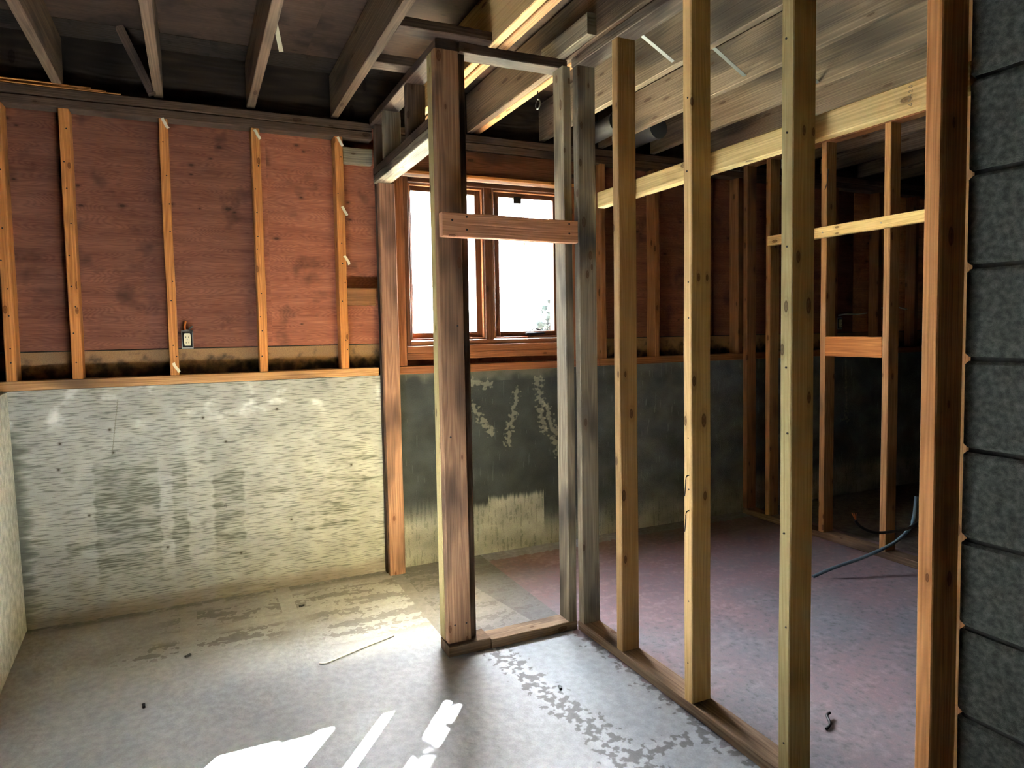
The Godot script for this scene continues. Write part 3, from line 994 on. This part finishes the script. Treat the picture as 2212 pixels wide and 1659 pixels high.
func ceiling_framing():
	joist(0.345, 0.385, "dark ceiling joist at far upper left, nearest the left wall", M.joist)
	joist(0.750, 0.790, "second ceiling joist from the left, seen almost end-on", M.joist)
	joist(1.163, 1.203, "third ceiling joist from the left, dark stain on its bottom edge", M.joist)
	joist(1.578, 1.618, "broad dark ceiling joist left of the doorway corner post", M.joist)
	joist(1.998, 2.034, "left ply of the doubled joist over the doorway corner, pale bottom edge", M.pine)
	joist(2.042, 2.082, "right ply of the doubled joist over the doorway corner, brown bottom edge", M.fir)
	joist(2.352, 2.389, "left ply of the joist over the near partition plate, lit bottom edge", M.joist)
	joist(2.392, 2.43, "right ply of the joist over the near partition plate", M.fir)
	var xs := [2.820, 3.240, 3.640, 4.060, 4.46, 4.80, 5.20, 5.606, 6.01, 6.41]
	var lb := ["first joist right of the near partition, metal strap crossing below it", "second joist right of the near partition, broad knotty face", "third joist right of the near partition, above the long yellow rail", "fourth joist right of the near partition", "joist over the far partition's top plate", "first joist beyond the far partition", "second joist beyond the far partition", "third joist beyond the far partition", "fourth joist beyond the far partition", "last joist at the far right wall"]
	for i in xs.size():
		joist(xs[i], xs[i] + 0.038, lb[i], M.joistr)
	# flat nailers between joists above the doorway partition
	bt("nailer", "flat nailer between joists, nearer of two above the doorway", "nailer", 1.620, 1.996, 2.476, 2.514, 1.07, 1.158, M.dark)
	bt("nailer", "flat nailer between joists, farther of two above the doorway", "nailer", 1.620, 1.996, 2.476, 2.514, 0.692, 0.78, M.dark)
	tag(mi("diagonal_brace", board_mesh(Vector3.ZERO, Vector3(0.11, -0.225, -0.15), Vector3(0.03, 0.012, 0.0), Vector3(0, 0.012, 0.018)), M.dark, null, Vector3(0.636, 2.685, 0.185)), "short dark slanting brace between the first two ceiling joists", "brace")
	# galvanised bridging straps
	for e in [[Vector3(2.44, 2.68, 1.25), Vector3(2.815, 2.487, 1.25), "left metal bridging strap between joists right of the near partition"], [Vector3(2.862, 2.685, 1.24), Vector3(3.235, 2.487, 1.24), "middle metal bridging strap, curled at its lower end"], [Vector3(3.282, 2.685, 1.30), Vector3(3.636, 2.49, 1.30), "right metal bridging strap above the yellow rail"]]:
		var a: Vector3 = e[0]; var b: Vector3 = e[1]
		var me := board_mesh(Vector3.ZERO, b - a, Vector3(0, 0, 0.022), (b - a).cross(Vector3.BACK).normalized() * 0.0016, 0.0004, 0.0)
		tag(mi("bridging_strap", me, M.galv, null, a), e[2], "strap")
	# round duct stubs between the far joists
	for e in [[3.17, 2.535, 0.32, "left round duct stub between joists near the back wall"], [3.47, 2.535, 0.30, "right round duct stub, ragged rim, between joists near the back wall"]]:
		var t := thing("duct_stub", Vector3(e[0], e[1], 0.0), e[3], "duct")
		mi("pipe", tube([Vector3(0, 0, -0.04), Vector3(0, 0, e[2] - 0.05)], 0.058, 20).commit(), M.galv, t)
		mi("rim", tube([Vector3(0, 0, e[2] - 0.05), Vector3(0, 0, e[2] - 0.03)], 0.064, 20).commit(), M.galv, t)

# ------------------------------------------------------------------ doorway partition by the window
func doorway_partition():
	bt("doorway_post", "brown trimmer post against the back wall, carrying the doorway header", "post", 1.793, 1.880, 0.0, 2.118, 0.051, 0.094, M.rosy, Vector3(-0.004, 0, 0))
	bt("king_stud", "full-height dark king stud flat against the back wall behind the trimmer post", "post", 1.790, 1.878, 0.0, 2.435, 0.004, 0.044, M.dark)
	var t := thing("door_header", Vector3(1.818, 2.12, 0.56), "doubled flat header across the doorway beside the window", "header")
	for k in 2:
		var b := board("flat_board", -0.043, 0.044, 0.0 + 0.042 * k, 0.040 + 0.042 * k, -0.512, 0.452, M.gray if k == 0 else M.dark, t)
	bt("cripple_stud", "near short cripple stud between doorway header and plate", "cripple", 1.775, 1.862, 2.205, 2.434, 0.66, 0.70, M.dark)
	bt("cripple_stud", "far short cripple stud between doorway header and plate", "cripple", 1.775, 1.862, 2.205, 2.434, 0.25, 0.29, M.gray)
	bt("top_plate", "top plate of the doorway partition running from the back wall to the corner post", "top plate", 1.772, 1.860, 2.436, 2.473, 0.006, 1.112, M.dark)
	# corner post: trimmer and king, standing on a short plate stub
	bt("corner_trimmer", "rear pale ply of the tall corner post, meeting the doorway header", "post", 1.768, 1.870, 0.046, 2.435, 1.014, 1.066, M.weather)
	var k := bt("corner_post", "tall brown corner post in the middle, its foot on a short plate stub", "post", 1.772, 1.872, 0.046, 2.435, 1.070, 1.112, M.taupe, Vector3(-0.004, 0, 0))
	for e in [[1.80, 0.12], [1.85, 0.12], [1.80, 0.9], [1.84, 1.35]]:
		nail(k, Vector3(e[0], e[1], 1.112), Vector3.BACK)
	bt("plate_stub", "short bottom plate stub under the corner post", "bottom plate", 1.765, 1.948, 0.0, 0.045, 1.030, 1.135, M.joist)
	bt("wall_stud", "narrow dark stud behind the right edge of the corner post", "stud", 1.874, 1.902, 0.046, 2.435, 1.00, 1.09, M.dark)
	bt("bottom_plate", "bottom plate on the floor between corner post and near partition", "bottom plate", 1.950, 2.362, 0.0, 0.040, 1.050, 1.142, M.plate)
	bt("top_plate", "single top plate between corner post and near partition, light underneath", "top plate", 1.874, 2.362, 2.437, 2.476, 1.022, 1.112, M.dark)
	bt("wall_stud", "grey end stud of the short wall beside the window, a peeled splinter near its top", "stud", 2.322, 2.360, 0.041, 2.436, 1.054, 1.143, M.gray)
	var c := bt("cleat", "pinkish-brown board nailed level across the window gap, pale sawn end", "board", 1.760, 2.362, 1.697, 1.790, 1.147, 1.187, M.cleat, Vector3(0, -0.004, 0))
	for e in [[1.80, 1.76], [1.86, 1.775], [1.86, 1.725], [2.32, 1.77], [2.32, 1.73]]:
		nail(c, Vector3(e[0], e[1], 1.187), Vector3.BACK, 0.0045)
	bt("side_block", "short grey block standing on the plate by the joist, above the corner", "blocking", 2.308, 2.350, 2.477, 2.560, 0.98, 1.37, M.gray)

# ------------------------------------------------------------------ near partition
func near_partition():
	bt("bottom_plate", "long bottom plate running towards the camera under the near partition", "bottom plate", 2.364, 2.452, 0.0, 0.040, 1.146, 2.780, M.plate)
	bt("top_plate", "top plate of the near partition, running towards the camera overhead", "top plate", 2.364, 2.452, 2.430, 2.469, 1.146, 2.780, M.joistr)
	bt("wall_stud", "dark grey first stud of the near partition, tight beside the window gap", "stud", 2.366, 2.452, 0.041, 2.429, 1.150, 1.190, M.gray)
	bt("wall_stud", "second stud of the near partition, knotty brown, its left edge lit", "stud", 2.368, 2.450, 0.041, 2.429, 1.447, 1.487, M.mid)
	var a := bt("wall_stud", "third stud of the near partition, bright yellow edge, bent nails low down", "stud", 2.366, 2.448, 0.041, 2.429, 1.873, 1.915, M.pine)
	var b := bt("wall_stud", "fourth stud of the near partition, pale greenish weathered edge", "stud", 2.366, 2.452, 0.041, 2.429, 2.296, 2.338, M.weather)
	bt("wall_stud", "thick orange-brown stud next to the block wall, nearest the camera", "stud", 2.364, 2.455, 0.041, 2.429, 2.712, 2.750, M.tan)
	bt("furring_stud", "slim stud in the gap between nearest stud and block wall", "stud", 2.492, 2.53, 0.001, 2.429, 2.68, 2.77, M.fir)
	var y := board("rail_board", 2.4525, 2.490, 1.842, 1.908, 1.20, 2.755, M.pale, null, Vector3.ZERO, 0.003, 0.0002)
	tag(y, "long yellow board nailed level along the back of the near studs", "board")
	var stamp := TextMesh.new()
	stamp.text = "4 3 9 2 0"
	stamp.font = SystemFont.new()
	stamp.font_size = 16
	stamp.pixel_size = 0.0008
	stamp.depth = 0.0005
	var sm := mi("printed_stamp", stamp, flat(Color(0.55, 0.50, 0.38), 0.9), y, Vector3(2.4518, 1.875, 2.615) - y.position)
	sm.basis = Basis(Vector3(0, 1, 0), Vector3(0, 0, -1), Vector3(-1, 0, 0))
	# two bent nails in the third stud
	for e in [0.80, 0.68]:
		var at := Vector3(2.366, e, 1.90)
		mi("bent_nail", tube(smooth_pts([Vector3(0.005, 0.03, 0.0) , Vector3(-0.016, 0.028, 0.006), Vector3(-0.022, 0.0, 0.01), Vector3(-0.028, -0.035, 0.012)], 10), 0.0018, 6).commit(), M.rust, a, at - a.position)
	for s in [a, b]:
		for k in 8:
			nail(s, Vector3(2.366, 0.2 + 0.27 * k + rng.randf_range(-0.08, 0.08), s.position.z + rng.randf_range(-0.01, 0.01)), Vector3.LEFT, 0.003)

# ------------------------------------------------------------------ far partition
func far_partition():
	bt("bottom_plate", "bottom plate of the far partition on the red-stained floor", "bottom plate", 4.362, 4.450, 0.0, 0.040, 0.035, 2.75, M.plate)
	bt("top_plate", "top plate of the far partition under the joists", "top plate", 4.362, 4.450, 2.430, 2.469, 0.01, 2.75, M.brown)
	var zs := [0.035, 0.245, 0.690, 1.113, 1.53]
	var lb := ["end stud of the far partition, against the dark concrete wall", "second stud of the far partition, half hidden by the weathered near stud", "third stud of the far partition, cross block to its right", "fourth stud of the far partition, nearest one fully in view", "fifth stud of the far partition, behind the nearest brown stud"]
	for i in zs.size():
		bt("wall_stud", lb[i], "stud", 4.364, 4.448, 0.041, 2.429, zs[i], zs[i] + 0.040, M.fir if i > 0 else M.brown)
	bt("cross_block", "orange block set level between two far partition studs", "blocking", 4.366, 4.405, 1.138, 1.256, 0.731, 1.112, M.orange)
	var w := bt("cleat", "white-pine strip nailed level across the far partition studs", "board", 4.322, 4.3635, 1.855, 1.918, 0.30, 1.50, M.pale)
	for e in [0.74, 1.13]:
		nail(w, Vector3(4.322, 1.885, e), Vector3.LEFT, 0.004, M.steel)

# ------------------------------------------------------------------ fittings and litter
func small_things():
	# outlet box
	for e in [[0.847, 1.265, -0.055, "metal outlet box with ivory receptacle between the orange studs"], [5.43, 1.292, -0.055, "small outlet box far right, on the stud beyond the far partition"]]:
		var t := thing("outlet_box", Vector3(e[0], e[1], e[2]), e[3], "outlet")
		mi("box", slab(-0.026, 0.026, 0.0, 0.09, -0.03, 0.005), M.steel, t)
		mi("box_inside", slab(-0.022, 0.022, 0.006, 0.084, 0.004, 0.0065), M.slot, t)
		var rc := mi("receptacle", prism([Vector3(-0.013, 0.014, 0.006), Vector3(0.013, 0.014, 0.006), Vector3(0.016, 0.03, 0.006), Vector3(0.016, 0.066, 0.006), Vector3(0.012, 0.076, 0.006), Vector3(-0.012, 0.076, 0.006), Vector3(-0.016, 0.066, 0.006), Vector3(-0.016, 0.03, 0.006)],
			[Vector3(-0.012, 0.015, 0.014), Vector3(0.012, 0.015, 0.014), Vector3(0.015, 0.03, 0.014), Vector3(0.015, 0.066, 0.014), Vector3(0.011, 0.075, 0.014), Vector3(-0.011, 0.075, 0.014), Vector3(-0.015, 0.066, 0.014), Vector3(-0.015, 0.03, 0.014)]), M.ivory, t)
		for s in [[-0.006, 0.056], [0.006, 0.056], [-0.006, 0.030], [0.006, 0.030]]:
			mi("slot", slab(s[0] - 0.0012, s[0] + 0.0012, s[1] - 0.004, s[1] + 0.004, 0.0135, 0.0148), M.slot, rc)
		mi("screw", disc(Vector3(0, 0.045, 0.014), Vector3.BACK, 0.0025, 0.001), M.steel, rc)
		mi("mounting_ear", slab(-0.007, 0.007, 0.084, 0.094, 0.004, 0.008), M.steel, t)
		if e[0] < 2.0:
			mi("cable_stub", tube(smooth_pts([Vector3(-0.008, 0.088, -0.01), Vector3(-0.01, 0.11, -0.004), Vector3(-0.004, 0.135, -0.004)], 8), 0.005, 8).commit(), M.copper, t)
			mi("cable_clamp", tube(smooth_pts([Vector3(0.008, 0.088, -0.01), Vector3(0.014, 0.1, -0.004), Vector3(0.026, 0.11, -0.004)], 8), 0.004, 8).commit(), M.galv, t)
	# scraps stuck on the studs
	for e in [[0.79, 2.345, "scrap of torn paper at the top of the outlet stud"], [1.20, 2.335, "torn paper scrap at the top of the fourth left stud"], [1.61, 2.34, "curled paper scrap at the top of the last left stud"], [1.622, 1.98, "pale splinter sticking out of the last left stud, upper"], [1.625, 1.72, "pale splinter sticking out of the last left stud, lower"], [0.79, 1.18, "pale splinter low on the outlet stud"]]:
		var pts := [Vector3(-0.008, 0.018, 0.002), Vector3(0.002, 0.005, 0.006), Vector3(0.006, -0.012, 0.010), Vector3(0.016, -0.028, 0.006)]
		var me := board_mesh(pts[0], pts[3], Vector3(0.012, 0.006, 0), Vector3(0, 0.001, 0.004), 0.0008, 0.002, 4)
		tag(mi("paper_scrap", me, M.paper, null, Vector3(e[0], e[1], 0.002)), e[2], "scrap")
	# perforated hanger strap on the third joist
	var st := thing("hanger_strap", Vector3(1.212, 2.50, 0.80), "short perforated metal strap dangling from the third joist", "strap")
	mi("strap", board_mesh(Vector3(0, 0.09, 0), Vector3(0.03, -0.03, -0.05), Vector3(0.016, 0, 0.01), Vector3(0, 0.001, 0.0015), 0.0004, 0.0, 2), M.ivory, st)
	# floor litter
	var sp := [Vector3(0, 0, 0.0), Vector3(0.02, 0.001, 0.012), Vector3(0.045, 0.001, 0.006), Vector3(0.19, 0.001, -0.055), Vector3(0.335, 0.001, -0.108)]
	tag(mi("thin_rod", tube(smooth_pts(sp, 24), 0.0035, 6).commit(), M.stick, null, Vector3(1.28, 0.004, 0.945)), "thin white hooked rod lying on the floor left of the corner post", "rod")
	tag(mi("twig", tube(smooth_pts([Vector3(0, 0, 0), Vector3(0.03, 0.004, -0.01), Vector3(0.05, 0.012, -0.04), Vector3(0.075, 0.01, -0.05)], 10), 0.005, 6).commit(), M.blackcable, null, Vector3(2.70, 0.005, 2.18)), "small dark curl of debris on the floor behind the near studs", "debris")
	for e in [[0.80, 0.62, "dark crumb on the floor beside the pale tape mark, left room"], [0.66, 0.98, "dark crumb on the open floor left of the sun patch"], [1.30, 0.30, "dark crumb on the floor near the concrete wall, below its middle"], [2.05, 1.55, "small grey pebble on the pale floor in front of the corner opening"]]:
		var a: float = e[0] * 7.0
		var me := board_mesh(Vector3(-0.012 * cos(a), 0.004, -0.012 * sin(a)), Vector3(0.012 * cos(a), 0.004, 0.012 * sin(a)), Vector3(-0.010 * sin(a), 0, 0.010 * cos(a)), Vector3(0, 0.007, 0), 0.002, 0.001, 3)
		tag(mi("debris_crumb", me, M.blackcable if e[0] < 2.0 else M.galv, null, Vector3(e[0], 0.0, e[1])), e[2], "debris", "crumbs on the floor")
	# cables by the far partition
	tag(mi("blue_cable", tube(smooth_pts([Vector3(0, 0.008, 0), Vector3(0.10, 0.05, 0.04), Vector3(0.30, 0.10, 0.09), Vector3(0.46, 0.16, 0.13), Vector3(0.56, 0.25, 0.155), Vector3(0.585, 0.40, 0.16)], 28), 0.009, 8).commit(), M.bluecable, null, Vector3(3.768, 0.0, 1.179)), "blue-grey cable curving from the floor up past the far partition", "cable")
	var bc := thing("black_cable", Vector3(3.918, 0.334, 1.3), "stiff black cable with stripped copper end by the far partition", "cable")
	mi("sheath", tube(smooth_pts([Vector3(0.015, -0.015, 0), Vector3(0.044, -0.05, 0), Vector3(0.14, -0.095, 0), Vector3(0.22, -0.105, 0.02), Vector3(0.37, -0.094, 0.05), Vector3(0.46, -0.04, 0.06), Vector3(0.47, 0.10, 0.06)], 26), 0.008, 8).commit(), M.blackcable, bc)
	for k in 3:
		mi("bare_wire", tube([Vector3(0.018, -0.018, 0), Vector3(-0.012 + 0.008 * k, 0.025, 0.006 * k)], 0.0025, 6).commit(), M.copper, bc)
	tag(mi("white_cable", tube(smooth_pts([Vector3(0, 0, 0), Vector3(0.08, 0.01, 0.01), Vector3(0.19, 0.008, 0.01), Vector3(0.32, 0.016, 0.0)], 16), 0.006, 6).commit(), M.whitecable, null, Vector3(5.39, 1.40, -0.03)), "white cable above the far outlet box, left length", "cable")
	tag(mi("white_cable", tube(smooth_pts([Vector3(0, 0, 0), Vector3(0.16, 0.015, 0.01), Vector3(0.34, -0.008, 0.0)], 16), 0.006, 6).commit(), M.whitecable, null, Vector3(5.845, 1.452, -0.03)), "white cable in the far bay, right length", "cable")
	tag(mi("hanging_wire", tube(smooth_pts([Vector3(0, 0, 0), Vector3(-0.03, -0.055, 0.02), Vector3(-0.03, -0.075, 0.02), Vector3(-0.03, -0.125, 0.0)], 12), 0.0025, 6).commit(), M.galv, null, Vector3(4.362, 2.262, 0.745)), "short bent wire sticking off the third far partition stud", "wire")
	# ring hook under the doubled joist
	var hk := thing("ring_hook", Vector3(2.40, 2.43, 0.76), "small metal ring hook hanging below the joist over the window", "hook")
	var ringp := []
	for k in 19: ringp.append(Vector3(0, -0.03 + 0.022 * cos(TAU * k / 20.0), 0.022 * sin(TAU * k / 20.0)))
	mi("ring", tube(ringp, 0.003, 6).commit(), M.galv, hk)
	mi("shank", tube([Vector3(0, 0.03, 0), Vector3(0, -0.008, 0)], 0.003, 6).commit(), M.galv, hk)

# ------------------------------------------------------------------ outside the window
func outside():
	var g := structure("ground_outside")
	mi("soil", slab(-8, 14, 0.6, 0.95, -16, -0.26, 0.5), M.earth, g)
	var t2 := thing("garden_tree", Vector3(6.1, 0.95, -3.3), "unseen taller tree added outside, its leafy branch blocking sun from the upper window", "tree")  # unseen tree, added so its crown cuts the high sun through the window
	mi("trunk", tube(smooth_pts([Vector3(0, -0.05, 0), Vector3(0.05, 1.5, 0.02), Vector3(-0.05, 2.8, 0), Vector3(-0.5, 3.5, 0.1), Vector3(-1.3, 3.85, 0.2)], 16), 0.07, 10).commit(), M.bark, t2)
	leaves("foliage", t2, Vector3(-1.45, 3.88, 0.24), Vector3(0.85, 0.40, 0.45), 5200, M.leaf, 15)
	var t := thing("garden_tree", Vector3(4.68, 0.95, -1.75), "leafy tree outside, to the right of the window", "tree")
	mi("trunk", tube(smooth_pts([Vector3(0, -0.05, 0), Vector3(0.03, 1.0, 0.02), Vector3(-0.02, 2.0, 0), Vector3(-0.1, 3.0, 0)], 12), 0.05, 10).commit(), M.bark, t)
	leaves("foliage", t, Vector3(0.0, 2.2, 0), Vector3(0.62, 1.0, 0.5), 4200, M.leaf, 5)
	var s := thing("garden_shrub", Vector3(3.62, 0.95, -1.0), "dark shrub outside, low in the right window pane", "shrub")
	leaves("foliage", s, Vector3(0.05, 0.28, 0), Vector3(0.42, 0.42, 0.3), 2600, M.leafteal, 9)
	mi("stem", tube([Vector3(0, -0.05, 0), Vector3(0, 0.3, 0)], 0.02, 6).commit(), M.bark, s)

func leaves(called: String, parent: Node, c: Vector3, r: Vector3, n: int, m: Material, sd: int):
	var q := RandomNumberGenerator.new()
	q.seed = sd
	var st := SurfaceTool.new()
	st.begin(Mesh.PRIMITIVE_TRIANGLES)
	for i in n:
		var p := Vector3(q.randfn(), q.randfn(), q.randfn()).normalized() * pow(q.randf(), 0.45)
		p = c + p * r
		var b := Basis.from_euler(Vector3(q.randf() * TAU, q.randf() * TAU, q.randf() * TAU))
		var l := q.randf_range(0.05, 0.09)
		var v := [p, p + b * Vector3(l * 0.5, 0.01, l * 0.4), p + b * Vector3(l * 1.1, 0, 0), p + b * Vector3(l * 0.5, 0.01, -l * 0.4)]
		for e in [0, 1, 2, 0, 2, 3]:
			st.set_normal(b.y)
			st.set_uv(Vector2.ZERO)
			st.add_vertex(v[e])
	var o := mi(called, st.commit(), m, parent)
	o.set_meta("kind", "stuff")
